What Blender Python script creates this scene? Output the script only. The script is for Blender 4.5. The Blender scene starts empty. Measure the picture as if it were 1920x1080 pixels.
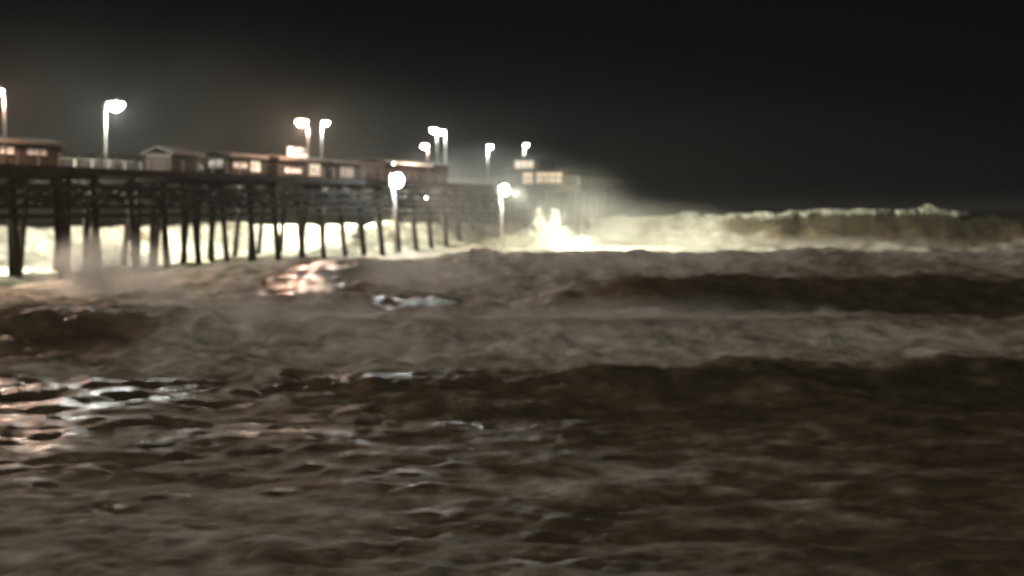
import bpy, bmesh, math, random
import numpy as np
from mathutils import Vector, Matrix

random.seed(7)
rng = np.random.default_rng(7)
C = bpy.context.scene.collection
scn = bpy.context.scene
R = math.radians

# ------------------------------------------------------------------ camera, sky, light
EYE = 5.5                      # eye above mean sea level
FPX = 2638.0                   # focal length in pixels of the 1920 px wide photograph
cd = bpy.data.cameras.new('camera'); cam = bpy.data.objects.new('camera', cd); C.objects.link(cam)
cam.location = (0, 0, EYE); cam.rotation_euler = (R(90), 0, 0)
cd.sensor_width = 36; cd.lens = 36 * FPX / 1920
cd.shift_y = -150 / 1920
cd.clip_start = 0.1; cd.clip_end = 6000
cd.dof.use_dof = True; cd.dof.focus_distance = 8.0; cd.dof.aperture_fstop = 1.65   # focus missed: all of it is a little soft
scn.camera = cam

w = bpy.data.worlds.new('World'); scn.world = w; w.use_nodes = True
nt = w.node_tree; nt.nodes.clear()
out = nt.nodes.new('ShaderNodeOutputWorld'); bg = nt.nodes.new('ShaderNodeBackground')
bg.inputs['Color'].default_value = (0.85, 0.95, 1.0, 1); bg.inputs['Strength'].default_value = 0.0035
nt.links.new(bg.outputs[0], out.inputs[0])

sd = bpy.data.lights.new('town_glow', 'SUN'); so = bpy.data.objects.new('town_glow', sd); C.objects.link(so)
sd.energy = 0.54; sd.angle = R(40); sd.color = (1.0, 0.9, 0.77)
so.rotation_euler = (R(52), 0, R(-30))        # the glow of the town behind and left of the beach

scn.view_settings.view_transform = 'Standard'; scn.view_settings.look = 'None'
scn.view_settings.gamma = 1; scn.view_settings.exposure = 0
scn.view_settings.use_curve_mapping = False
cy = scn.cycles
cy.volume_bounces = 1; cy.max_bounces = 6; cy.diffuse_bounces = 2; cy.glossy_bounces = 3
cy.transmission_bounces = 3; cy.transparent_max_bounces = 8
cy.sample_clamp_indirect = 4; cy.use_denoising = True
cy.volume_max_steps = 256

# ------------------------------------------------------------------ helpers
def tag(o, label=None, cat=None, group=None, kind=None):
    if label: o['label'] = label
    if cat: o['category'] = cat
    if group: o['group'] = group
    if kind: o['kind'] = kind
    return o

def empty(name, loc, rz=0.0):
    o = bpy.data.objects.new(name, None); C.objects.link(o)
    o.location = loc; o.rotation_euler = (0, 0, rz); o.empty_display_size = 0.3
    return o

def link(name, me, parent=None, loc=None):
    o = bpy.data.objects.new(name, me); C.objects.link(o)
    if parent is not None: o.parent = parent
    if loc is not None: o.location = loc
    return o

class MB:
    def __init__(s): s.v = []; s.f = []
    def hexa(s, pts):
        b = len(s.v); s.v += [tuple(p) for p in pts]
        s.f += [tuple(b + i for i in q) for q in ((0,3,2,1),(4,5,6,7),(0,1,5,4),(1,2,6,5),(2,3,7,6),(3,0,4,7))]
        return s
    def box(s, x0, x1, y0, y1, z0, z1):
        return s.hexa([(x0,y0,z0),(x1,y0,z0),(x1,y1,z0),(x0,y1,z0),(x0,y0,z1),(x1,y0,z1),(x1,y1,z1),(x0,y1,z1)])
    def tube(s, pts, rads, n=10, cap=True):
        b = len(s.v); pts = [Vector(p) for p in pts]
        for i, p in enumerate(pts):
            t = (pts[min(i+1, len(pts)-1)] - pts[max(i-1, 0)]).normalized()
            u = t.cross(Vector((0.31, 0.9, 0.1)) if abs(t.z) > 0.5 else Vector((0, 0, 1))).normalized(); v = t.cross(u)
            r = rads[i] if hasattr(rads, '__len__') else rads
            for k in range(n):
                a = 2 * math.pi * k / n
                s.v.append(tuple(p + u * (r * math.cos(a)) + v * (r * math.sin(a))))
        for i in range(len(pts) - 1):
            for k in range(n):
                k2 = (k + 1) % n
                s.f.append((b+i*n+k, b+i*n+k2, b+(i+1)*n+k2, b+(i+1)*n+k))
        if cap:
            s.f.append(tuple(b + k for k in range(n))[::-1]); s.f.append(tuple(b + (len(pts)-1)*n + k for k in range(n)))
        return s
    def beam(s, a, b_, w_, h_):
        a = Vector(a); b_ = Vector(b_); t = (b_ - a).normalized()
        up = Vector((0, 0, 1)) if abs(t.z) < 0.9 else Vector((1, 0, 0))
        u = t.cross(up).normalized() * (w_/2); v = u.cross(t).normalized() * (h_/2)
        return s.hexa([a-u-v, b_-u-v, b_+u-v, a+u-v, a-u+v, b_-u+v, b_+u+v, a+u+v])
    def mesh(s, name, mat, smooth=False):
        me = bpy.data.meshes.new(name); me.from_pydata(s.v, [], s.f); me.materials.append(mat)
        bm = bmesh.new(); bm.from_mesh(me); bmesh.ops.recalc_face_normals(bm, faces=bm.faces); bm.to_mesh(me); bm.free()
        if smooth:
            for p in me.polygons: p.use_smooth = True
        return me
    def build(s, name, mat, parent=None, smooth=False):
        return link(name, s.mesh(name, mat, smooth), parent)

def new_mat(name):
    m = bpy.data.materials.new(name); m.use_nodes = True
    return m, m.node_tree, m.node_tree.nodes['Principled BSDF']

def rough_mat(name, c0, c1, scale=4.0, rough=0.8, metal=0.0, bump=0.3, stretch=(1,1,1), c2=None):
    m, t, b = new_mat(name)
    tc = t.nodes.new('ShaderNodeTexCoord'); mp = t.nodes.new('ShaderNodeMapping'); mp.inputs['Scale'].default_value = stretch
    n = t.nodes.new('ShaderNodeTexNoise'); n.inputs['Scale'].default_value = scale; n.inputs['Detail'].default_value = 6
    cr = t.nodes.new('ShaderNodeValToRGB'); cr.color_ramp.elements[0].position = 0.32; cr.color_ramp.elements[1].position = 0.68
    cr.color_ramp.elements[0].color = (*c0, 1); cr.color_ramp.elements[1].color = (*c1, 1)
    if c2: e = cr.color_ramp.elements.new(0.85); e.color = (*c2, 1)
    bp = t.nodes.new('ShaderNodeBump'); bp.inputs['Strength'].default_value = bump; bp.inputs['Distance'].default_value = 0.03
    L = t.links.new
    L(tc.outputs['Object'], mp.inputs[0]); L(mp.outputs[0], n.inputs['Vector']); L(n.outputs['Fac'], cr.inputs[0])
    L(cr.outputs[0], b.inputs['Base Color']); L(n.outputs['Fac'], bp.inputs['Height']); L(bp.outputs[0], b.inputs['Normal'])
    b.inputs['Roughness'].default_value = rough; b.inputs['Metallic'].default_value = metal
    return m

def emit_mat(name, col, strength):
    m, t, b = new_mat(name)
    b.inputs['Base Color'].default_value = (0.6, 0.6, 0.6, 1)
    b.inputs['Emission Color'].default_value = (*col, 1); b.inputs['Emission Strength'].default_value = strength
    return m

M = {}
M['timber'] = rough_mat('wet_timber', (0.012,0.009,0.007), (0.036,0.028,0.022), 3.0, 0.55, stretch=(1,1,0.15), bump=0.6)
_b = M['timber'].node_tree.nodes['Principled BSDF']; _b.inputs['Roughness'].default_value = 0.8; _b.inputs['Specular IOR Level'].default_value = 0.25
M['deck'] = rough_mat('deck_timber', (0.05,0.038,0.03), (0.13,0.10,0.08), 2.0, 0.6, stretch=(6,0.6,1))
M['rail'] = rough_mat('rail_paint', (0.10,0.09,0.08), (0.2,0.18,0.16), 5.0, 0.6)
M['steel'] = rough_mat('galvanised_steel', (0.07,0.07,0.065), (0.13,0.13,0.12), 8.0, 0.45, 0.0, 0.1)
M['wall_red'] = rough_mat('redbrown_boards', (0.018,0.013,0.011), (0.032,0.023,0.019), 3.0, 0.8, stretch=(1,1,6))
M['wall_tan'] = rough_mat('tan_boards', (0.03,0.025,0.019), (0.05,0.042,0.033), 3.0, 0.8, stretch=(1,1,6))
M['pale'] = rough_mat('lit_streak_pale', (0.5,0.5,0.46), (0.68,0.68,0.64), 1.5, 0.6, stretch=(1,1,3))
M['roof'] = rough_mat('roof_felt', (0.02,0.018,0.016), (0.04,0.034,0.03), 6.0, 0.9)
M['trim'] = rough_mat('pale_trim', (0.07,0.06,0.05), (0.12,0.11,0.09), 5.0, 0.6)
for _k in ('wall_red', 'wall_tan', 'roof', 'trim', 'rail', 'deck'): M[_k].node_tree.nodes['Principled BSDF'].inputs['Specular IOR Level'].default_value = 0.1
M['pane_cream'] = emit_mat('lit_pane_cream', (1.0,0.92,0.62), 0.75)
M['pane_dim'] = emit_mat('lit_pane_dim', (1.0,0.85,0.65), 0.28)
M['pane_amber'] = emit_mat('lit_pane_amber', (1.0,0.5,0.13), 0.5)
M['sign_green'] = emit_mat('lit_sign', (0.85,1.0,0.65), 0.2)
M['lens_white'] = emit_mat('lens_white', (0.95,1.0,0.93), 160)
M['lens_warm'] = emit_mat('lens_warm', (1.0,0.60,0.42), 160)
M['lens_flood'] = emit_mat('lens_flood', (0.72,0.88,1.0), 150)
M['lens_flood_warm'] = emit_mat('lens_flood_warm', (1.0,1.0,0.74), 50)
M['lens_small'] = emit_mat('lens_small', (0.8,1.0,0.85), 20)

# ------------------------------------------------------------------ numpy noise
def vnoise(x, y, seed=0):
    xi = np.floor(x).astype(np.int64); yi = np.floor(y).astype(np.int64)
    xf = x - xi; yf = y - yi
    def h(a, b):
        n = (a * 374761393 + b * 668265263 + seed * 1442695041) & 0xffffffff
        n = ((n ^ (n >> 13)) * 1274126177) & 0xffffffff
        n = n ^ (n >> 16)
        return (n & 0xffff) / 65535.0
    u = xf*xf*xf*(xf*(xf*6-15)+10); v = yf*yf*yf*(yf*(yf*6-15)+10)
    return ((h(xi,yi)*(1-u)+h(xi+1,yi)*u)*(1-v) + (h(xi,yi+1)*(1-u)+h(xi+1,yi+1)*u)*v) * 2 - 1
def fbm(x, y, oct=4, seed=0, gain=0.5):
    s = 0; a = 1.0; t = 0
    for i in range(oct):
        c_, s_ = math.cos(0.6*i), math.sin(0.6*i)
        s = s + a * vnoise((x*c_ - y*s_) * 2**i, (x*s_ + y*c_) * 2**i, seed + i*17); t += a; a *= gain
    return s / t
def sst(a, b, x):
    t = np.clip((x - a) / (b - a), 0, 1); return t*t*(3-2*t)
def bump(d, front, back):                        # d < 0 is the face towards the beach
    return np.where(d < 0, np.exp(-(d/front)**2), np.exp(-(d/back)**2))

# ------------------------------------------------------------------ the sea
def far_crest(X): return np.interp(X, [-120,-80,-50,-30,-12,5,120], [135,140,150,166,192,209,206])
def sea_height(X, Y):
    wob = 2.2 * fbm(X/22, Y*0+3.1, 3, 5)
    h = -0.15 + 0*X
    # far breaker
    d = Y - (far_crest(X) + wob*1.2)
    H1 = np.interp(X, [-120,-60,0,15,35,52,70,110,180], [3.4,3.6,3.4,3.5,4.2,4.9,4.6,3.6,2.5]) * (1 + 0.05*fbm(X/5, X*0, 3, 9))
    h = h + H1 * bump(d, 7.0, 15.0)
    # foamy swell in front of the pier
    d = Y - (101 + wob)
    H2 = np.interp(X, [-60,-36,-27,-20,-6,-3,10,60,120], [0.0,0.0,0.5,1.65,1.85,2.35,2.35,2.25,2.1]) * (1 + 0.10*fbm(X/4, X*0+7, 3, 19))
    h = h + H2 * bump(d, 9.5 + 6*np.exp(-((X+13)/5)**2), 9.0)
    # dark swell on the right
    d = Y - (76 + 1.3*wob)
    H3 = np.interp(X, [-30,0,6,60,120], [0.25,0.3,1.6,1.95,1.8]) * (1 + 0.14*fbm(X/3, X*0+9, 3, 29))
    h = h + H3 * bump(d, 5.0, 8.0)
    # next one in
    d = Y - (59 + 0.7*wob)
    H4 = np.interp(X, [-60,-14,-8,60], [1.45,1.35,0.9,0.8]) * (1 + 0.10*fbm(X/3, X*0+2, 3, 39))
    h = h + H4 * bump(d, 3.6, 7.0)
    d = Y - (43.5 + 0.35*wob + 0.02*X)
    H5 = np.interp(X, [-30,-10,-1,8,60], [0.1,0.15,0.35,0.65,0.65]) * (1 + 0.2*fbm(X/2.5, X*0+4, 3, 49))
    h = h + H5 * bump(d, 2.2, 5.0)
    # chop
    k = np.interp(Y, [0,15,30,60,110,260,500], [0.07,0.08,0.10,0.21,0.30,0.34,0.5])
    h = h + k * fbm(X/5.5, Y/3.4, 5, 61, 0.52) * 1.7
    rid = 1 - np.abs(fbm(X/2.8+9, Y/1.7, 4, 71, 0.5)) * 2.0
    h = h + 0.10 * rid * np.interp(Y, [0,30,80,300], [0.45,0.8,1.6,2.0])
    h = h + 0.16 * fbm(X/1.3, Y/1.0, 3, 91) * sst(30, 50, Y) * (1-sst(120,150,Y)) * 1.6 * (1 - 0.8*np.exp(-(((X+12.8)/4.5)**2 + ((Y-90)/12)**2)**2))
    h = h + 0.04 * fbm(X/0.55, Y/0.45, 3, 95, 0.6) * (1-sst(50,80,Y))
    h = h + 0.07 * fbm(X/1.7+5, Y/1.1, 3, 97, 0.6) * (1-sst(40,60,Y))
    surf = sst(108, 125, Y) * (1 - sst(215, 230, Y))
    h = h + surf * 0.35 * fbm(X/3.2, Y/3.2, 4, 81)
    return h

def foam_amount(X, Y):
    n = fbm(X/9, Y/6, 4, 101)
    f = np.interp(Y, [0,20,30,38,44,47,56,66,72,78,92,100,108,118,205,214,240,400],
                     [0.62,0.60,0.56,0.50,0.40,0.70,0.78,0.72,0.54,0.66,0.76,0.85,0.80,1.0,1.0,0.7,0.3,0.12])
    right = sst(2, 12, X)
    f = f - 0.34*right*bump(Y-74, 6, 6)                       # the dark swell
    f = f - (0.10 + 0.30*(1-sst(44,50,Y)))*sst(-5, 35, X)*(Y < 100)
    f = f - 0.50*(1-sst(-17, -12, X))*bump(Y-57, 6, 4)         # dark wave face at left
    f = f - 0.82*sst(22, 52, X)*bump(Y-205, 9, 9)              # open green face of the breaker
    f = f + 1.0*bump(Y-far_crest(X)-1, 1.3, 2)*sst(5, 12, X)*(1-sst(55,70,X))
    patch = lambda x0, y0, rx, ry: np.exp(-(((X-x0)/rx)**2 + ((Y-y0)/ry)**2)**2)
    f = f - 0.9*patch(-12.8, 90, 3.3, 10) - 0.9*patch(-6.9, 80, 1.2, 4.5) - 0.9*patch(-4.4, 80, 1.5, 5)      # slick water between the foam
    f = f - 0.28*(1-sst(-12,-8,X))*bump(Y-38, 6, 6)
    f = f - 0.22*(Y > 112)*(Y < 240)*(1 - fbm(X/4, Y/3, 4, 121)*1.6)
    f = f + 0.16*n + 0.14*fbm(X/2.6, Y/2.2, 4, 111)*(Y < 108) + 0.30*fbm(X/1.1, Y/0.9, 4, 113, 0.65)*(Y < 46)
    return np.clip(f, 0, 1)

def build_sea():
    ys = [3.0]
    while ys[-1] < 330: ys.append(ys[-1] + max(0.075, 0.0042*ys[-1]**0.9 + ys[-1]**2/52000.0))
    while ys[-1] < 5000: ys.append(ys[-1]*1.12)
    ys = np.array(ys); NX = 820
    u = np.linspace(-1, 1, NX); u = np.sign(u)*np.abs(u)**1.25
    Yg, U = np.meshgrid(ys, u, indexing='ij')
    Wd = 30 + 0.62*Yg + np.maximum(0, Yg-330)*1.5
    X = U*Wd
    j = rng.uniform(-0.5, 0.5, X.shape)
    Z = sea_height(X, Yg); Z = np.where(Yg > 330, Z*np.clip(1-(Yg-330)/400, 0, 1), Z)
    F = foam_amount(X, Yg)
    nr, nc = X.shape
    co = np.stack([X, Yg, Z], -1).reshape(-1, 3).astype(np.float32)
    idx = np.arange(nr*nc).reshape(nr, nc)
    q = np.stack([idx[:-1,:-1], idx[:-1,1:], idx[1:,1:], idx[1:,:-1]], -1).reshape(-1, 4).astype(np.int32)
    me = bpy.data.meshes.new('sea')
    me.vertices.add(len(co)); me.vertices.foreach_set('co', co.ravel())
    me.loops.add(q.size); me.loops.foreach_set('vertex_index', q.ravel())
    me.polygons.add(len(q)); me.polygons.foreach_set('loop_start', np.arange(0, q.size, 4, dtype=np.int32))
    me.update(calc_edges=True)
    me.polygons.foreach_set('use_smooth', np.ones(len(q), dtype=bool))
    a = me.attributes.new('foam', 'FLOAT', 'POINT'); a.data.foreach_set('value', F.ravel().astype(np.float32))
    print('sea verts', len(co))
    return me

def sea_mat():
    m, t, b = new_mat('sea_water'); L = t.links.new; N = t.nodes.new
    geo = N('ShaderNodeNewGeometry'); at = N('ShaderNodeAttribute'); at.attribute_name = 'foam'
    mp = N('ShaderNodeMapping'); mp.inputs['Scale'].default_value = (1, 1.5, 1); L(geo.outputs['Position'], mp.inputs[0])
    n1 = N('ShaderNodeTexNoise'); n1.inputs['Scale'].default_value = 0.8; n1.inputs['Detail'].default_value = 9; n1.inputs['Roughness'].default_value = 0.68
    n1.inputs['Distortion'].default_value = 0.7
    L(mp.outputs[0], n1.inputs['Vector'])
    add = N('ShaderNodeMath'); add.operation = 'ADD'; L(at.outputs['Fac'], add.inputs[0]); L(n1.outputs['Fac'], add.inputs[1])
    mr = N('ShaderNodeMapRange'); mr.interpolation_type = 'SMOOTHSTEP'
    mr.inputs['From Min'].default_value = 0.5; mr.inputs['From Max'].default_value = 1.35
    L(add.outputs[0], mr.inputs['Value'])
    # foam colour varies from clean to sandy
    n2 = N('ShaderNodeTexNoise'); n2.inputs['Scale'].default_value = 0.12; n2.inputs['Detail'].default_value = 4; L(mp.outputs[0], n2.inputs['Vector'])
    fc = N('ShaderNodeMix'); fc.data_type = 'RGBA'; fc.inputs[6].default_value = (0.29,0.215,0.15,1); fc.inputs[7].default_value = (0.70,0.67,0.58,1)
    cl = N('ShaderNodeMapRange'); cl.inputs['From Min'].default_value = 0.48; cl.inputs['From Max'].default_value = 0.8
    L(at.outputs['Fac'], cl.inputs['Value']); L(cl.outputs[0], fc.inputs[0])
    mp4 = N('ShaderNodeMapping'); mp4.inputs['Scale'].default_value = (0.8, 1.05, 1); L(geo.outputs['Position'], mp4.inputs[0])
    n4 = N('ShaderNodeTexNoise'); n4.inputs['Scale'].default_value = 0.75; n4.inputs['Detail'].default_value = 8; n4.inputs['Roughness'].default_value = 0.66; n4.inputs['Distortion'].default_value = 1.2; L(mp4.outputs[0], n4.inputs['Vector'])
    m4 = N('ShaderNodeMapRange'); m4.inputs['From Min'].default_value = 0.33; m4.inputs['From Max'].default_value = 0.67; m4.inputs['To Min'].default_value = 0.4; m4.inputs['To Max'].default_value = 1.4; L(n4.outputs['Fac'], m4.inputs['Value'])
    vm = N('ShaderNodeVectorMath'); vm.operation = 'SCALE'; L(fc.outputs[2], vm.inputs[0]); L(m4.outputs[0], vm.inputs['Scale'])
    mix = N('ShaderNodeMix'); mix.data_type = 'RGBA'
    wc = N('ShaderNodeMix'); wc.data_type = 'RGBA'; wc.inputs[6].default_value = (0.052,0.056,0.034,1); wc.inputs[7].default_value = (0.11,0.09,0.065,1)
    L(n2.outputs['Fac'], wc.inputs[0])
    L(mr.outputs[0], mix.inputs[0]); L(wc.outputs[2], mix.inputs[6]); L(vm.outputs[0], mix.inputs[7])
    L(mix.outputs[2], b.inputs['Base Color'])
    rr = N('ShaderNodeMapRange'); rr.inputs['To Min'].default_value = 0.17; rr.inputs['To Max'].default_value = 0.9
    L(mr.outputs[0], rr.inputs['Value']); L(rr.outputs[0], b.inputs['Roughness'])
    b.inputs['IOR'].default_value = 1.33
    n3 = N('ShaderNodeTexNoise'); n3.inputs['Scale'].default_value = 1.7; n3.inputs['Detail'].default_value = 6; L(mp.outputs[0], n3.inputs['Vector'])
    n3.inputs['Roughness'].default_value = 0.72
    bp = N('ShaderNodeBump'); bp.inputs['Strength'].default_value = 0.7; bp.inputs['Distance'].default_value = 0.09
    L(n3.outputs['Fac'], bp.inputs['Height']); L(bp.outputs[0], b.inputs['Normal'])
    return m

sea = link('sea', build_sea()); sea.data.materials.append(sea_mat())
tag(sea, kind='structure')

# seabed below, a real floor to the water
bedm = MB().box(-3000, 3000, -20, 5000, -3.2, -3.0).mesh('seabed', rough_mat('wet_sand', (0.10,0.08,0.055), (0.17,0.135,0.095), 0.6, 0.7))
tag(link('seabed', bedm), kind='structure')
# the beach the photographer stands on
bx = []; NXB, NYB = 60, 24
for j in range(NYB):
    for i in range(NXB):
        X = -75 + 150*i/(NXB-1); Y = -30 + 36*j/(NYB-1)
        bx.append((X, Y, float(3.6 - 0.115*(Y+30) + 0.06*math.sin(X*0.7+Y)*math.cos(Y*0.9))))
bf = [(j*NXB+i, j*NXB+i+1, (j+1)*NXB+i+1, (j+1)*NXB+i) for j in range(NYB-1) for i in range(NXB-1)]
me = bpy.data.meshes.new('beach'); me.from_pydata(bx, [], bf); me.materials.append(rough_mat('beach_sand', (0.16,0.125,0.09), (0.24,0.19,0.14), 1.5, 0.85))
tag(link('beach', me), kind='structure')

# ------------------------------------------------------------------ the pier: its own frame, x runs out to sea, -y is the near side
PX, PY, PA = -41.96, 106.4, R(70)
DECK = 8.8
ca, sa = math.cos(PA), math.sin(PA)
def W(s, y, z=DECK): return Vector((PX + s*ca - y*sa, PY + s*sa + y*ca, z))
def s_at(px, y):                                  # where along the row y the column px of the photograph is met
    r = (px - 960) / FPX; ax, ay = PX - y*sa, PY + y*ca
    return (r*ay - ax) / (ca - r*sa)
def z_at(py, Y): return EYE - (py - 390) * Y / FPX

pier = empty('pier', (PX, PY, 0), PA)
tag(pier, 'long dark timber fishing pier on raked wooden piles running out into the surf', 'pier')
S0, S1, SH0, SH1 = -95.0, 104.0, 104.0, 126.0
HY0, HY1 = -17.0, 4.0
MB().box(S0, S1, -4, 4, DECK-0.16, DECK).build('deck', M['deck'], pier)
MB().box(SH0+0.003, SH1, HY0, HY1, DECK-0.16, DECK-0.002).build('deck', M['deck'], pier)['label'] = 'wide deck platform at the seaward end of the pier'
fm = MB(); fm.box(S0, S1, -4.14, -4.004, DECK-0.62, DECK+0.02); fm.build('fascia', M['timber'], pier)
fm = MB(); fm.box(S0, S1, 4.004, 4.14, DECK-0.62, DECK+0.02); fm.build('fascia', M['timber'], pier)
MB().box(SH0-0.14, SH0, HY0, -4.15, DECK-0.62, DECK+0.02).build('fascia', M['timber'], pier)
MB().box(SH0-0.14, SH1, HY0-0.14, HY0-0.003, DECK-0.62, DECK+0.02).build('fascia', M['timber'], pier)
for y in (-3.3, -1.1, 1.1, 3.3):
    MB().box(S0, SH1, y-0.15, y+0.15, DECK-0.58, DECK-0.163).build('stringer', M['timber'], pier)
for y in (-6.0, -8.5, -11.0, -13.5, -16.0):
    MB().box(SH0, SH1, y-0.15, y+0.15, DECK-0.58, DECK-0.163).build('stringer', M['timber'], pier)

def pile(s, y, lean_y, lean_s, r):
    zt = DECK - 0.98; zb = -2.6; h = zt - zb
    j = random.uniform(-0.12, 0.12)
    MB().tube([(s+lean_s*h+j, y+lean_y*h, zb), (s+lean_s*h*0.5+j*0.6, y+lean_y*h*0.5, (zt+zb)/2), (s, y, zt)], [r*1.12, r*1.04, r], 10).build('pile', M['timber'], pier, True)

s = -92.0; k = 0
while s < SH1 - 1:
    head = s > SH0 - 1
    ya = HY0+0.5 if head else -3.9; yb = 3.9
    MB().box(s-0.19, s+0.19, ya, yb, DECK-0.98, DECK-0.583).build('pile_cap', M['timber'], pier)
    if not head:
        r = random.uniform(0.25, 0.33)
        pile(s, -3.3, -0.10, 0.012*(-1)**k, r); pile(s, 3.3, 0.10, 0, r)
        if s < 42: pile(s+0.0, -0.9 if k % 2 else 0.9, 0.0, random.uniform(-0.03,0.03), r*0.95)
        if k % 3 == 0 and s < 30: pile(s, 0.0 if k % 2 else -2.2, 0.0, 0.07, r*0.95)
        za, zb = DECK-1.2, 5.6
        MB().beam((s+0.34, -3.5, za), (s+0.34, 3.75, zb), 0.09, 0.26).build('brace', M['timber'], pier)
        MB().beam((s-0.34, 3.5, za), (s-0.34, -3.75, zb), 0.09, 0.26).build('brace', M['timber'], pier)
        for zz, hh in ((4.85, 0.30), (5.6, 0.36), (6.4, 0.38), (7.2, 0.38)):
            MB().beam((s+0.01, -4.03, zz), (s+4.94, -4.03, zz), 0.12, hh).build('waler', M['timber'], pier)
            MB().beam((s+0.01, 4.03, zz), (s+4.94, 4.03, zz), 0.12, hh).build('waler', M['timber'], pier)
        MB().beam((s, -3.86, 5.5 if k % 2 else 7.7), (s+4.9, -3.86, 7.7 if k % 2 else 5.5), 0.12, 0.34).build('brace', M['timber'], pier)
        MB().beam((s, 0, 5.5 if k % 2 else 7.7), (s+4.9, 0, 7.7 if k % 2 else 5.5), 0.14, 0.5).build('brace', M['timber'], pier)
    else:
        for y in (-16, -12, -8, -4, 0, 3.3): pile(s, y, random.uniform(-0.05,0.05), random.uniform(-0.04,0.04), 0.29)
    s += 4.95; k += 1

# railing: posts, rails
def rail_run(a, b_, step=2.475):
    a = Vector(a); b_ = Vector(b_); n = int((b_-a).length/step)
    for i in range(n+1):
        p = a.lerp(b_, i/n)
        link('rail_post', post_me, pier, (p.x, p.y, p.z))
    for z, hh in ((1.08, 0.10), (0.72, 0.05), (0.40, 0.05)):
        MB().beam(a+Vector((0,0,z)), b_+Vector((0,0,z)), 0.07, hh).build('rail', M['rail'], pier)
post_me = MB().box(-0.05,0.05,-0.05,0.05,0.02,1.025).mesh('rail_post', M['rail'])
rail_run((S0,-3.93,DECK), (SH0,-3.93,DECK)); rail_run((S0,3.93,DECK), (SH1,3.93,DECK))
rail_run((SH0,-16.8,DECK), (SH0,-4.2,DECK)); rail_run((SH0,-16.9,DECK), (SH1,-16.9,DECK))

# ------------------------------------------------------------------ pier lamps
POLE = 'tall lamps along the pier deck'
def lamp(px, py, row, arm, label, warm=False, power=900, head_px=None, s=None, size=1.0, deck=DECK):
    if s is None: s = s_at(px, row)
    p = W(s, row); H = z_at(py, p.y) - deck
    root = empty('pier_lamp', (p.x, p.y, deck), PA + (math.pi if arm < 0 else 0))
    tag(root, label, 'street lamp', POLE)
    al = abs(arm)                                 # the arm leaves along local +y
    MB().box(-0.2,0.2,-0.2,0.2,0.003,0.25).build('base', M['steel'], root)
    MB().tube([(0,0,0.25),(0,0,H*0.5),(0,0,H-0.1)], [0.09,0.09,0.085], 10).build('pole', M['steel'], root, True)
    MB().tube([(0,0,H-0.25),(0,al*0.35,H+0.1),(0,al*0.75,H+0.18),(0,al,H+0.18)], [0.06,0.055,0.05,0.05], 8).build('arm', M['steel'], root, True)
    hd = MB(); L_ = 0.85*size; w0 = 0.2*size
    hd.hexa([(-w0*0.5,al-0.1,H+0.02),(w0*0.5,al-0.1,H+0.02),(w0,al+L_,H+0.02),(-w0,al+L_,H+0.02),
             (-w0*0.3,al-0.1,H+0.2),(w0*0.3,al-0.1,H+0.2),(w0*0.7,al+L_*0.85,H+0.26),(-w0*0.7,al+L_*0.85,H+0.26)])
    ho = hd.build('lamp_head', M['steel'], root)
    lens = MB(); cc = Vector((0, al+L_*0.5, H-0.02)); n = 12; rows = 5     # a drop-glass bowl under the head
    for i in range(rows+1):
        a = (math.pi/2)*i/rows
        for q in range(n):
            b_ = 2*math.pi*q/n
            lens.v.append((cc.x + 0.5*size*math.cos(a)*math.cos(b_), cc.y + 0.54*size*math.cos(a)*math.sin(b_), cc.z - 0.5*size*math.sin(a)))
    for i in range(rows):
        for q in range(n): lens.f.append((i*n+q, i*n+(q+1)%n, (i+1)*n+(q+1)%n, (i+1)*n+q))
    lens.f.append(tuple(range(n)))
    lens.build('lens', M['lens_warm'] if warm else M['lens_white'], ho, True)
    ld = bpy.data.lights.new('bulb', 'POINT'); ld.energy = power; ld.shadow_soft_size = 0.15
    ld.color = (1.0, 0.64, 0.45) if warm else (0.93, 1.0, 0.90)
    lo = bpy.data.objects.new('bulb', ld); C.objects.link(lo); lo.parent = root; lo.location = (0, cc.y, H-0.7*size)
    return root
# arm > 0 points to the far side of the pier, < 0 to the near side
lamp(9, 168, -3.6, 0.35, 'warm pinkish pier lamp cut by the left edge of the photo', True, 9000)
lamp(198, 194, 3.6, -0.5, 'big cold white pier lamp, second from the left edge', False, 11000, size=1.4)
lamp(578, 226, -3.6, 0.3, 'large warm orange-white pier lamp beside a smaller white one', True, 13000, size=1.15)
lamp(603, 229, 3.6, -0.2, 'small white pier lamp just right of the large warm orange one', False, 4000, size=0.75)
lamp(803, 272, -3.6, 0.1, 'low warm pink pier lamp below and left of two white lamps', True, 3000, size=0.9)
lamp(835, 246, 3.6, 0.1, 'slim white pier lamp on a glowing pole, right one of a close pair', False, 4000, size=0.9)
lamp(820, 242, 2.6, 0.2, 'round white pier lamp high above the warm pink one', False, 4000, size=0.9)
lamp(921, 274, 0, -0.1, 'yellowish white lamp on the pier head, left of the amber windows', False, 9000, s=112, size=0.7)
def lamp_at(s, row, py, label, warm, power, size):
    lamp(0, py, row, -0.1, label, warm, power, s=s, size=size)
lamp_at(114, -5.1, 271, 'small white lamp on the pier head above the amber upper windows', False, 3500, 0.55)
# the same row goes on towards the beach, left of the frame
lamp(0, 150, -3.6, 0.35, 'warm pier lamp left of the photo over the inner surf', True, 4500, s=-26)
lamp(0, 100, 3.6, -0.5, 'white pier lamp left of the photo near the beach', False, 4000, s=-48)
lamp(0, 20, -3.6, 0.35, 'warm pier lamp left of the photo, nearest the beach', True, 4500, s=-74)

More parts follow.
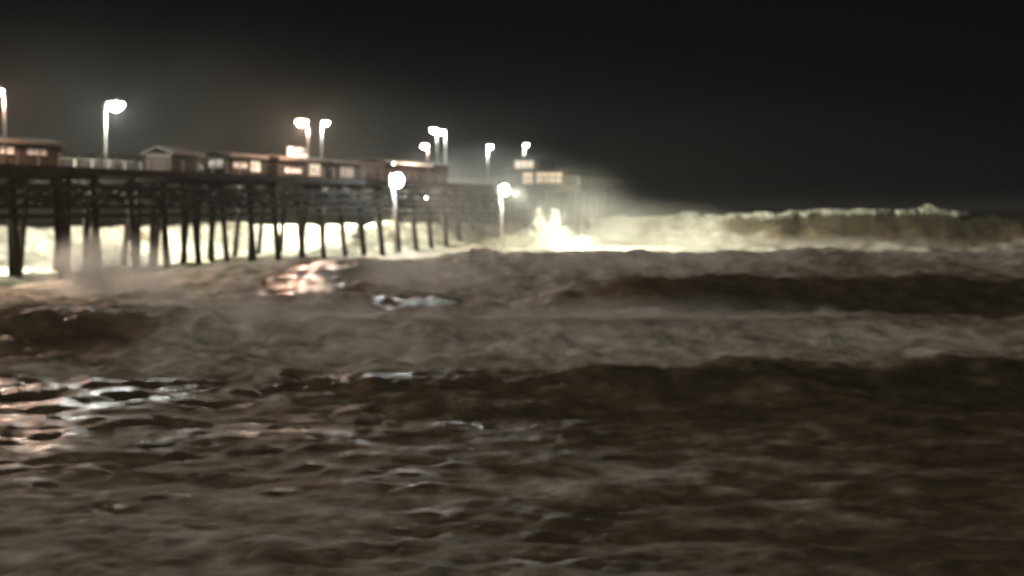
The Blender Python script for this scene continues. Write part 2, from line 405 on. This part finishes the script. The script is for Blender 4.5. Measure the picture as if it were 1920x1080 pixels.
# ------------------------------------------------------------------ floodlights under the deck edge
def floodlight(px, py, y, label, warm, power, size, aim, s=None, z=None, beam=None):
    if s is None: s = s_at(px, y)
    p = W(s, y); z = z or z_at(py, p.y)
    root = empty('floodlight', (p.x, p.y, z), PA + (math.pi if y > 0 else 0)); tag(root, label, 'floodlight', 'floodlights hung under the pier edge')
    h = size
    hs = MB(); hs.hexa([(-h,-0.12,-h*0.7),(h,-0.12,-h*0.7),(h*0.6,0.35,-h*0.4),(-h*0.6,0.35,-h*0.4),(-h,-0.12,h*0.7),(h,-0.12,h*0.7),(h*0.6,0.35,h*0.4),(-h*0.6,0.35,h*0.4)])
    ho = hs.build('housing', M['steel'], root)
    dome = MB(); n = 12
    for i in range(7):
        a = math.pi*(i+0.5)/7
        for q in range(n): dome.v.append((h*0.8*math.sin(a)*math.cos(2*math.pi*q/n), -0.25-h*0.375 + h*0.75*math.sin(a)*math.sin(2*math.pi*q/n)*0.75, h*0.8*math.cos(a)))
    for i in range(6):
        for q in range(n): dome.f.append((i*n+q, i*n+(q+1)%n, (i+1)*n+(q+1)%n, (i+1)*n+q))
    dome.f += [tuple(range(n)), tuple(6*n+q for q in range(n))]
    dome.build('lens', M['lens_flood_warm'] if warm else M['lens_flood'], ho)
    if abs(y) < 10: MB().beam((0,0.36,0),(0,abs(y)-4.16,max(0.3, DECK-0.45-z)),0.07,0.07).build('bracket', M['steel'], root)
    if size > 0.5: MB().tube([(0.1,0.1,-h*0.7),(0.45,0.0,-2.6),(0.5,-0.1,-z-1.0)], [0.10,0.13,0.15], 8).build('pole', M['pale'], root, True)  # the lit streak below the lamp, put into the pole's pale colour
    ld = bpy.data.lights.new('bulb', 'POINT'); ld.energy = power; ld.shadow_soft_size = 0.5
    ld.color = (1.0, 0.98, 0.74) if warm else (0.85, 0.95, 1.0)
    lo = bpy.data.objects.new('bulb', ld); C.objects.link(lo); lo.parent = root; lo.location = (0,-0.5,-0.1)
    lo.location = (0, -1.1 if size > 0.5 else -0.7, -0.15)
    for beam in (beam or ()):                                       # the beam thrown over the water, given in world directions
        bd = bpy.data.lights.new('beam', 'SPOT'); bd.energy = beam[0]; bd.shadow_soft_size = 0.5; bd.spot_size = R(beam[2]); bd.spot_blend = 1.0; bd.color = ld.color
        bo = bpy.data.objects.new('beam', bd); C.objects.link(bo); bo.parent = root; bo.location = lo.location
        dv = (Vector(beam[1]) - Vector((p.x, p.y, z))).normalized(); dv.rotate(Matrix.Rotation(-root.rotation_euler.z, 3, 'Z'))
        bo.rotation_euler = dv.to_track_quat('-Z', 'Y').to_euler()
    return root
floodlight(737, 338, -6.2, 'bluish white floodlight under the middle of the pier edge', False, 3500, 1.0, 0, beam=((32000, (6, 120, 0), 90),))
floodlight(938, 356, -14.0, 'yellowish white floodlight on its own pale post standing in the foam before the pier head', True, 6000, 0.85, 0, beam=((300000, (38, 206, 0), 88), (26000, (4.5, 190.0, 0), 60)))
for fs, fp, fl in ((-8, 50000, 'added floodlight hidden behind the far edge of the pier, left of the photo'), (16, 28000, 'added floodlight hidden behind the far edge of the pier, between the two leftmost lamps'),
               (42, 22000, 'added floodlight hidden behind the far edge of the pier, below the big warm lamp'), (66, 45000, 'added floodlight hidden behind the far edge of the pier, below the front of the long hall'),
               (82, 90000, 'added floodlight hidden behind the far edge of the pier, below the back of the long hall')):
    floodlight(0, 0, 4.75, fl, True, fp*0.5, 0.3, 0, s=fs, z=8.45)  # added out of sight to brighten the surf behind the piles
def small_light(px, py, y, label):
    s = s_at(px, y); p = W(s, y); z = z_at(py, p.y)
    root = empty('work_light', (p.x, p.y, z), PA); tag(root, label, 'lamp', 'small work lights on the pier')
    MB().box(-0.12,0.12,-0.02,0.14,-0.1,0.16).build('housing', M['steel'], root)
    MB().tube([(0,-0.15,0),(0,-0.025,0)], [0.1,0.13], 10).build('lens', M['lens_small'], root)
    MB().beam((0,0.15,0),(0,0.55,0.0),0.05,0.05).build('bracket', M['steel'], root)
small_light(798, 371, -4.55, 'tiny greenish work light low among the piles, right of the bluish floodlight')
small_light(737, 307, -4.2, 'tiny white light just above the bluish floodlight')

# ------------------------------------------------------------------ buildings on the pier
def window(root, face, a0, a1, z0, z1, pos, mat, nx=2, nz=2, label=None):
    """face 'y': in a wall of constant y (near side), a along s; face 's': wall of constant s, a along y."""
    def bx(m, u0, u1, w0, w1, d0, d1):
        if face == 'y': m.box(u0, u1, pos+d0, pos+d1, w0, w1)
        else: m.box(pos+d0, pos+d1, u0, u1, w0, w1)
    f = MB(); t = 0.09
    bx(f, a0-t, a1+t, z0-t, z0, -0.07, 0.05); bx(f, a0-t, a1+t, z1, z1+t, -0.07, 0.05)
    bx(f, a0-t, a0, z0, z1, -0.066, 0.05); bx(f, a1, a1+t, z0, z1, -0.066, 0.05)
    fo = f.build('window', M['trim'], root)
    if label: fo['label'] = label
    b_ = 0.035
    for i in range(nx):
        for j in range(nz):
            u0 = a0 + (a1-a0)*i/nx; u1 = a0 + (a1-a0)*(i+1)/nx; w0 = z0 + (z1-z0)*j/nz; w1 = z0 + (z1-z0)*(j+1)/nz
            m = MB(); bx(m, u0+b_, u1-b_, w0+b_, w1-b_, -0.025, 0.02); m.build('pane', mat[(i*3+j) % len(mat)] if isinstance(mat, list) else mat, fo)
    for i in range(1, nx):
        m = MB(); u = a0+(a1-a0)*i/nx; bx(m, u-b_, u+b_, z0, z1, -0.05, 0.045); m.build('glazing_bar', M['trim'], fo)
    for j in range(1, nz):
        m = MB(); v = z0+(z1-z0)*j/nz; bx(m, a0, a1, v-b_, v+b_, -0.046, 0.04); m.build('glazing_bar', M['trim'], fo)

def shop(s0, s1, y0, y1, h, label, wall, ridge=0.35, z0=0.0, name='pier_shop', pitched=True):
    """local frame of the building = pier frame shifted up to the deck"""
    root = empty(name, (PX, PY, DECK), PA); tag(root, label, 'building')
    t = 0.14
    w = MB(); w.box(s0, s1, y0, y0+t, z0+0.003, h); w.build('wall', wall, root)
    w = MB(); w.box(s0, s1, y1-t, y1, z0+0.003, h); w.build('wall', wall, root)
    w = MB(); w.box(s0, s0+t, y0+t, y1-t, z0+0.003, h); w.build('wall', wall, root)
    w = MB(); w.box(s1-t, s1, y0+t, y1-t, z0+0.003, h); w.build('wall', wall, root)
    e = 0.35; ym = (y0+y1)/2; r = MB()
    if pitched:
        for ya in (y0-e, y1+e):
            zl = h - 0.05
            r.hexa([(s0-e, ya, zl), (s1+e, ya, zl), (s1+e, ym, h+ridge), (s0-e, ym, h+ridge), (s0-e, ya, zl+0.12), (s1+e, ya, zl+0.12), (s1+e, ym, h+ridge+0.12), (s0-e, ym, h+ridge+0.12)])
    else:
        r.box(s0-e, s1+e, y0-e, y1+e, h+0.003, h+0.22)
    r.build('roof', M['roof'], root)
    MB().box(s0-e, s1+e, y0-e-0.05, y0-e-0.004, h-0.12, h+0.16).build('eave_board', M['trim'], root)
    return root

sA = shop(2.5, 12.5, 0.2, 3.2, 2.0, 'dim low pier kiosk beneath the warm lamp at the left edge', M['wall_tan'])
window(sA, 'y', 5.0, 6.6, 1.0, 1.6, 0.2, M['pane_dim'], 2, 1); window(sA, 'y', 8.2, 10.6, 1.05, 1.5, 0.2, M['pane_dim'], 3, 1)
sF = shop(29.0, 34.0, 0.4, 3.2, 1.9, 'unlit kiosk with a pitched roof left of the first lit shop', M['wall_red'], 0.6)
window(sF, 'y', 30.4, 32.4, 0.9, 1.5, 0.4, M['roof'], 2, 1)
sB = shop(39.0, 46.0, 0.2, 3.2, 2.05, 'small shop with one dim and one brighter window, left of the green sign', M['wall_red'])
window(sB, 'y', 39.8, 42.6, 0.8, 1.5, 0.2, M['pane_dim'], 3, 1); window(sB, 'y', 43.3, 45.2, 0.5, 1.65, 0.2, M['pane_cream'], 2, 2)
window(sB, 's', 0.9, 2.5, 0.8, 1.6, 39.0, M['pane_dim'], 2, 1)
sC = shop(49.0, 60.5, 0.2, 3.2, 2.1, 'shop under the large warm lamp with a bright four pane window', M['wall_red'])
window(sC, 'y', 56.2, 58.8, 0.35, 1.7, 0.2, [M['pane_cream'], M['pane_cream'], M['pane_cream'], M['pane_dim']], 2, 2, 'bright cream four pane window')
window(sC, 'y', 50.6, 54.4, 0.6, 1.1, 0.2, M['pane_dim'], 4, 1)
sg = empty('roof_sign', (PX, PY, DECK), PA); tag(sg, 'greenish lit sign board on the shop roof under the large warm lamp', 'sign')
MB().box(50.6, 55.4, -0.12, 0.0, 2.25, 3.45).build('board', M['steel'], sg)
for i, (a0, a1, c0, c1) in enumerate(((50.8,51.7,2.5,3.35),(51.9,53.4,2.35,3.0),(53.6,55.2,2.35,2.75),(52.6,54.0,3.1,3.35))):
    MB().box(a0, a1, -0.16, -0.123, c0, c1).build('lit_panel', M['sign_green'], sg)
for a in (50.9, 55.1): MB().box(a-0.05, a+0.05, 0.003, 0.1, 1.95, 3.4).build('bracket', M['steel'], sg)
sD = shop(62.0, 69.0, 0.2, 3.2, 2.0, 'shop with one dim greyish window, right of the four pane window', M['wall_tan'])
window(sD, 'y', 63.8, 67.2, 0.35, 1.6, 0.2, [M['pane_dim'], M['pane_cream'], M['pane_dim']], 3, 1)
sE = shop(74.5, 95.0, -0.6, 3.4, 2.5, 'long red-brown pier hall with a lit eave beneath three lamps', M['wall_red'], 0.4)
MB().box(76.0, 88.5, -1.12, -1.02, 2.28, 2.5).build('eave_glow', emit_mat('lit_eave_edge', (1.0,0.88,0.62), 0.5), sE)  # glowing strip added where the roof edge catches the lamplight
window(sE, 'y', 90, 93, 0.9, 1.9, -0.6, M['roof'], 3, 1)
# the two storey restaurant on the head
rs = shop(107.0, 118.0, -14.2, -5.0, 2.15, 'amber lit restaurant on the pier head with stepped upper storey', M['wall_tan'], name='pier_restaurant', pitched=False)
w = MB(); w.box(108.0, 116.0, -9.4, -5.3, 2.375, 3.95); w.build('upper_storey', M['wall_red'], rs)
MB().box(107.6, 116.4, -9.8, -5.0, 3.953, 4.12).build('roof', M['roof'], rs)
window(rs, 's', -13.4, -9.4, 0.3, 1.85, 107.0, [M['pane_amber'], M['pane_dim'], M['pane_amber']], 4, 3, 'widest amber window low on the right')
window(rs, 's', -8.95, -7.4, 0.2, 1.85, 107.0, M['pane_amber'], 1, 3)
window(rs, 's', -8.7, -5.8, 2.5, 3.6, 108.0, [M['pane_amber'], M['pane_dim']], 3, 2)

# ------------------------------------------------------------------ spray
def vol_mat(name, dens, nscale, thr, col=(0.97,0.97,0.95), soft=1.0, asp=(1,1,1)):
    m = bpy.data.materials.new(name); m.use_nodes = True; t = m.node_tree; t.nodes.clear(); N = t.nodes.new; L = t.links.new
    o = N('ShaderNodeOutputMaterial'); v = N('ShaderNodeVolumePrincipled'); L(v.outputs[0], o.inputs['Volume'])
    v.inputs['Color'].default_value = (*col, 1); v.inputs['Anisotropy'].default_value = 0.25
    tc = N('ShaderNodeTexCoord'); geo = N('ShaderNodeNewGeometry')
    ln = N('ShaderNodeVectorMath'); ln.operation = 'LENGTH'; L(tc.outputs['Object'], ln.inputs[0])
    fo = N('ShaderNodeMapRange'); fo.interpolation_type = 'SMOOTHSTEP'; fo.inputs['From Min'].default_value = 1.0; fo.inputs['From Max'].default_value = 1.0 - soft
    L(ln.outputs['Value'], fo.inputs['Value'])
    mp = N('ShaderNodeMapping'); mp.inputs['Scale'].default_value = asp; L(geo.outputs['Position'], mp.inputs[0])
    n = N('ShaderNodeTexNoise'); n.inputs['Scale'].default_value = nscale; n.inputs['Detail'].default_value = 3; L(mp.outputs[0], n.inputs['Vector'])
    a = N('ShaderNodeMath'); a.operation = 'SUBTRACT'; L(n.outputs['Fac'], a.inputs[0]); a.inputs[1].default_value = thr; a.use_clamp = True
    b_ = N('ShaderNodeMath'); b_.operation = 'MULTIPLY'; L(a.outputs[0], b_.inputs[0]); L(fo.outputs[0], b_.inputs[1])
    c_ = N('ShaderNodeMath'); c_.operation = 'MULTIPLY'; L(b_.outputs[0], c_.inputs[0]); c_.inputs[1].default_value = dens
    L(c_.outputs[0], v.inputs['Density'])
    return m
def spray(loc, rad, mat, label, rz=0.0, ry=0.0):
    bm = bmesh.new(); bmesh.ops.create_icosphere(bm, subdivisions=3, radius=1.0)
    me = bpy.data.meshes.new('spray'); bm.to_mesh(me); bm.free(); me.materials.append(mat)
    o = link('spray', me, None, loc); o.scale = rad; o.rotation_euler = (0, ry, rz)
    tag(o, label, 'sea spray', kind='stuff')
    return o
def at(px, py, Y): return ((px-960)*Y/FPX, Y, EYE-(py-390)*Y/FPX)
spray(at(835, 395, 176), (13, 7, 7.5), vol_mat('mist_under', 0.06, 0.15, 0.25), 'spray hanging among the piles near the bluish floodlight')
spray(at(985, 400, 196), (24, 12, 10.5), vol_mat('mist_head', 0.17, 0.13, 0.27), 'big cloud of spray around the pier head', ry=0.18)
spray(at(1200, 440, 199), (27, 9, 6.0), vol_mat('mist_breaker', 0.30, 0.2, 0.27), 'spray trailing right of the pier head', ry=0.08)
spray(at(1550, 470, 190), (34, 9, 2.6), vol_mat('mist_right', 0.28, 0.2, 0.27), 'thin spray before the far breaker at the right')
o = spray(W(42, 0, 13.0), (78, 15, 15), vol_mat('lamp_halo_mist', 0.0014, 0.08, 0.2), 'drifting salt mist over the pier deck, added for the lamp halos', rz=PA)  # added mist volume that gives the deck lamps their halos
spray(at(195, 522, 88), (5.6, 3.2, 3.4), vol_mat('plume', 5.5, 0.5, 0.34), 'pinkish spray plume in front of the leftmost piles')
spray(at(1180, 500, 96), (19, 5.5, 1.9), vol_mat('swell_mist', 0.9, 0.35, 0.33, asp=(1,1,1.5)), 'spray blown along the top of the foamy swell')
spray(at(760, 530, 90), (10, 5.5, 2.0), vol_mat('swell_mist_left', 1.1, 0.35, 0.33, asp=(1,1,1.5)), 'spray over the foamy swell in front of the bluish floodlight')
spray(at(560, 620, 58), (11.5, 4.0, 1.8), vol_mat('low_mist', 1.8, 0.45, 0.36, asp=(1,1,1.5)), 'low spray drifting off the middle wave')
spray(at(1150, 610, 60), (13.0, 4.0, 1.6), vol_mat('low_mist_right', 1.4, 0.45, 0.36, asp=(1,1,1.5)), 'thin low spray right of the middle wave')

# splash thrown up beside the floodlight: droplets
def splash(name, label, cx, cy_, jets, n, size):
    v = []; f = []
    for i in range(n):
        jx, jh, jw = jets[i % len(jets)]
        t = random.random()**1.6; h = jh*t
        x = cx + jx + random.gauss(0, jw*(1-0.75*t)+0.08); y = cy_ + random.gauss(0, 1.2*(1-0.5*t)); z = h + random.gauss(0, 0.15)
        r = size*random.uniform(0.4, 1.4)*(1-0.55*t); b_ = len(v)
        for (a, c_, d) in ((1,1,1),(-1,-1,1),(-1,1,-1),(1,-1,-1)):
            v.append((x+a*r*random.uniform(.6,1.2), y+c_*r*random.uniform(.6,1.2), z+d*r*random.uniform(.7,1.5)))
        f += [(b_,b_+1,b_+2),(b_,b_+3,b_+1),(b_,b_+2,b_+3),(b_+1,b_+3,b_+2)]
    me = bpy.data.meshes.new(name); me.from_pydata(v, [], f); me.materials.append(M['foam'])
    tag(link(name, me), label, 'splash', kind='stuff')
m, t, b = new_mat('splash_foam'); b.inputs['Base Color'].default_value = (0.8,0.8,0.74,1); b.inputs['Roughness'].default_value = 0.9; M['foam'] = m
tr = t.nodes.new('ShaderNodeBsdfTranslucent'); tr.inputs[0].default_value = (0.85,0.85,0.78,1); mx = t.nodes.new('ShaderNodeMixShader'); mx.inputs[0].default_value = 0.55
t.links.new(b.outputs[0], mx.inputs[1]); t.links.new(tr.outputs[0], mx.inputs[2]); t.links.new(mx.outputs[0], t.nodes['Material Output'].inputs['Surface'])
splash('splash', 'jagged white splash bursting up beside the pier head', 5.0, 190, [(-1.3,5.6,0.8),(0.9,5.4,0.7),(0,3.6,1.6),(2.2,2.9,1.3),(-2.8,2.6,1.3),(-5,1.9,1.6),(4.5,1.8,1.6)], 2600, 0.11)
spray((3.6, 190, 1.0), (7.0, 2.4, 2.6), vol_mat('splash_mist', 0.22, 0.6, 0.3), 'dense white spray around the splash by the pier head')

cx_ = 12 + 56*np.linspace(0,1,80)**1.25
def crest_line(xs):
    out_ = []
    for x in xs:
        yy = np.linspace(195, 222, 109); hh = sea_height(np.full_like(yy, x), yy); i_ = int(hh.argmax()); out_.append((float(x), float(yy[i_]), float(hh[i_])))
    return out_
CL = crest_line(cx_); v = []; f = []
for i in range(9000):
    a = random.random(); q = CL[int(a*(len(CL)-1))]; th = 0.28 + 0.5*max(0, math.sin(q[0]*0.9)*math.sin(q[0]*0.37+1))**2
    x = q[0] + random.uniform(-.5,.5); y = q[1]-0.4 + random.gauss(0,0.5); z = q[2] + random.uniform(-0.5, th); rr_ = random.uniform(0.05,0.14); b_ = len(v)
    for (a1, c1, d1) in ((1,1,1),(-1,-1,1),(-1,1,-1),(1,-1,-1)): v.append((x+a1*rr_, y+c1*rr_, z+d1*rr_*random.uniform(.6,1.3)))
    f += [(b_,b_+1,b_+2),(b_,b_+3,b_+1),(b_,b_+2,b_+3),(b_+1,b_+3,b_+2)]
me = bpy.data.meshes.new('crest_foam'); me.from_pydata(v, [], f); me.materials.append(M['foam'])
tag(link('crest_foam', me), 'thin bright lip of foam along the far breaker', 'foam', kind='stuff')
for i, (px, py, Y, rx, rz, dn) in enumerate(((1215,600,62,1.1,0.7,5.0),(1553,592,60,0.8,0.55,5.0),(480,592,56,1.3,1.5,3.5),(590,540,70,2.0,1.3,2.5),(700,640,50,1.8,0.8,2.5),(1110,640,52,2.0,0.7,2.0),(930,600,60,2.2,0.9,2.0),(1380,520,92,2.6,1.2,3.0),(1660,500,96,3.0,1.3,2.5),(320,570,68,2.6,1.4,2.5))):
    spray(at(px, py, Y), (rx, 1.2, rz), vol_mat('puff', dn, 0.9, 0.33), ['small pale puff of spray above the middle wave, right of centre','faint puff of spray farther right above the middle wave','tall thin pinkish spray left of the warm reflection','spray below the warm reflection','low spray at the foot of the middle wave','low spray at the right foot of the middle wave','spray in the middle of the surf','spray over the dark swell','spray over the dark swell at the right','spray right of the plume at the left'][i])

# ------------------------------------------------------------------ haze
m = bpy.data.materials.new('salt_haze'); m.use_nodes = True; t = m.node_tree; t.nodes.clear()
o = t.nodes.new('ShaderNodeOutputMaterial'); v = t.nodes.new('ShaderNodeVolumePrincipled')
v.inputs['Density'].default_value = 0.00016; v.inputs['Color'].default_value = (0.95,0.95,0.95,1); v.inputs['Anisotropy'].default_value = 0.3
t.links.new(v.outputs[0], o.inputs['Volume'])
hz = MB().box(-3400, 3400, -60, 5400, -4.3, 20).build('haze', m)
tag(hz, kind='stuff', label='salty night haze hanging over the surf and the pier')
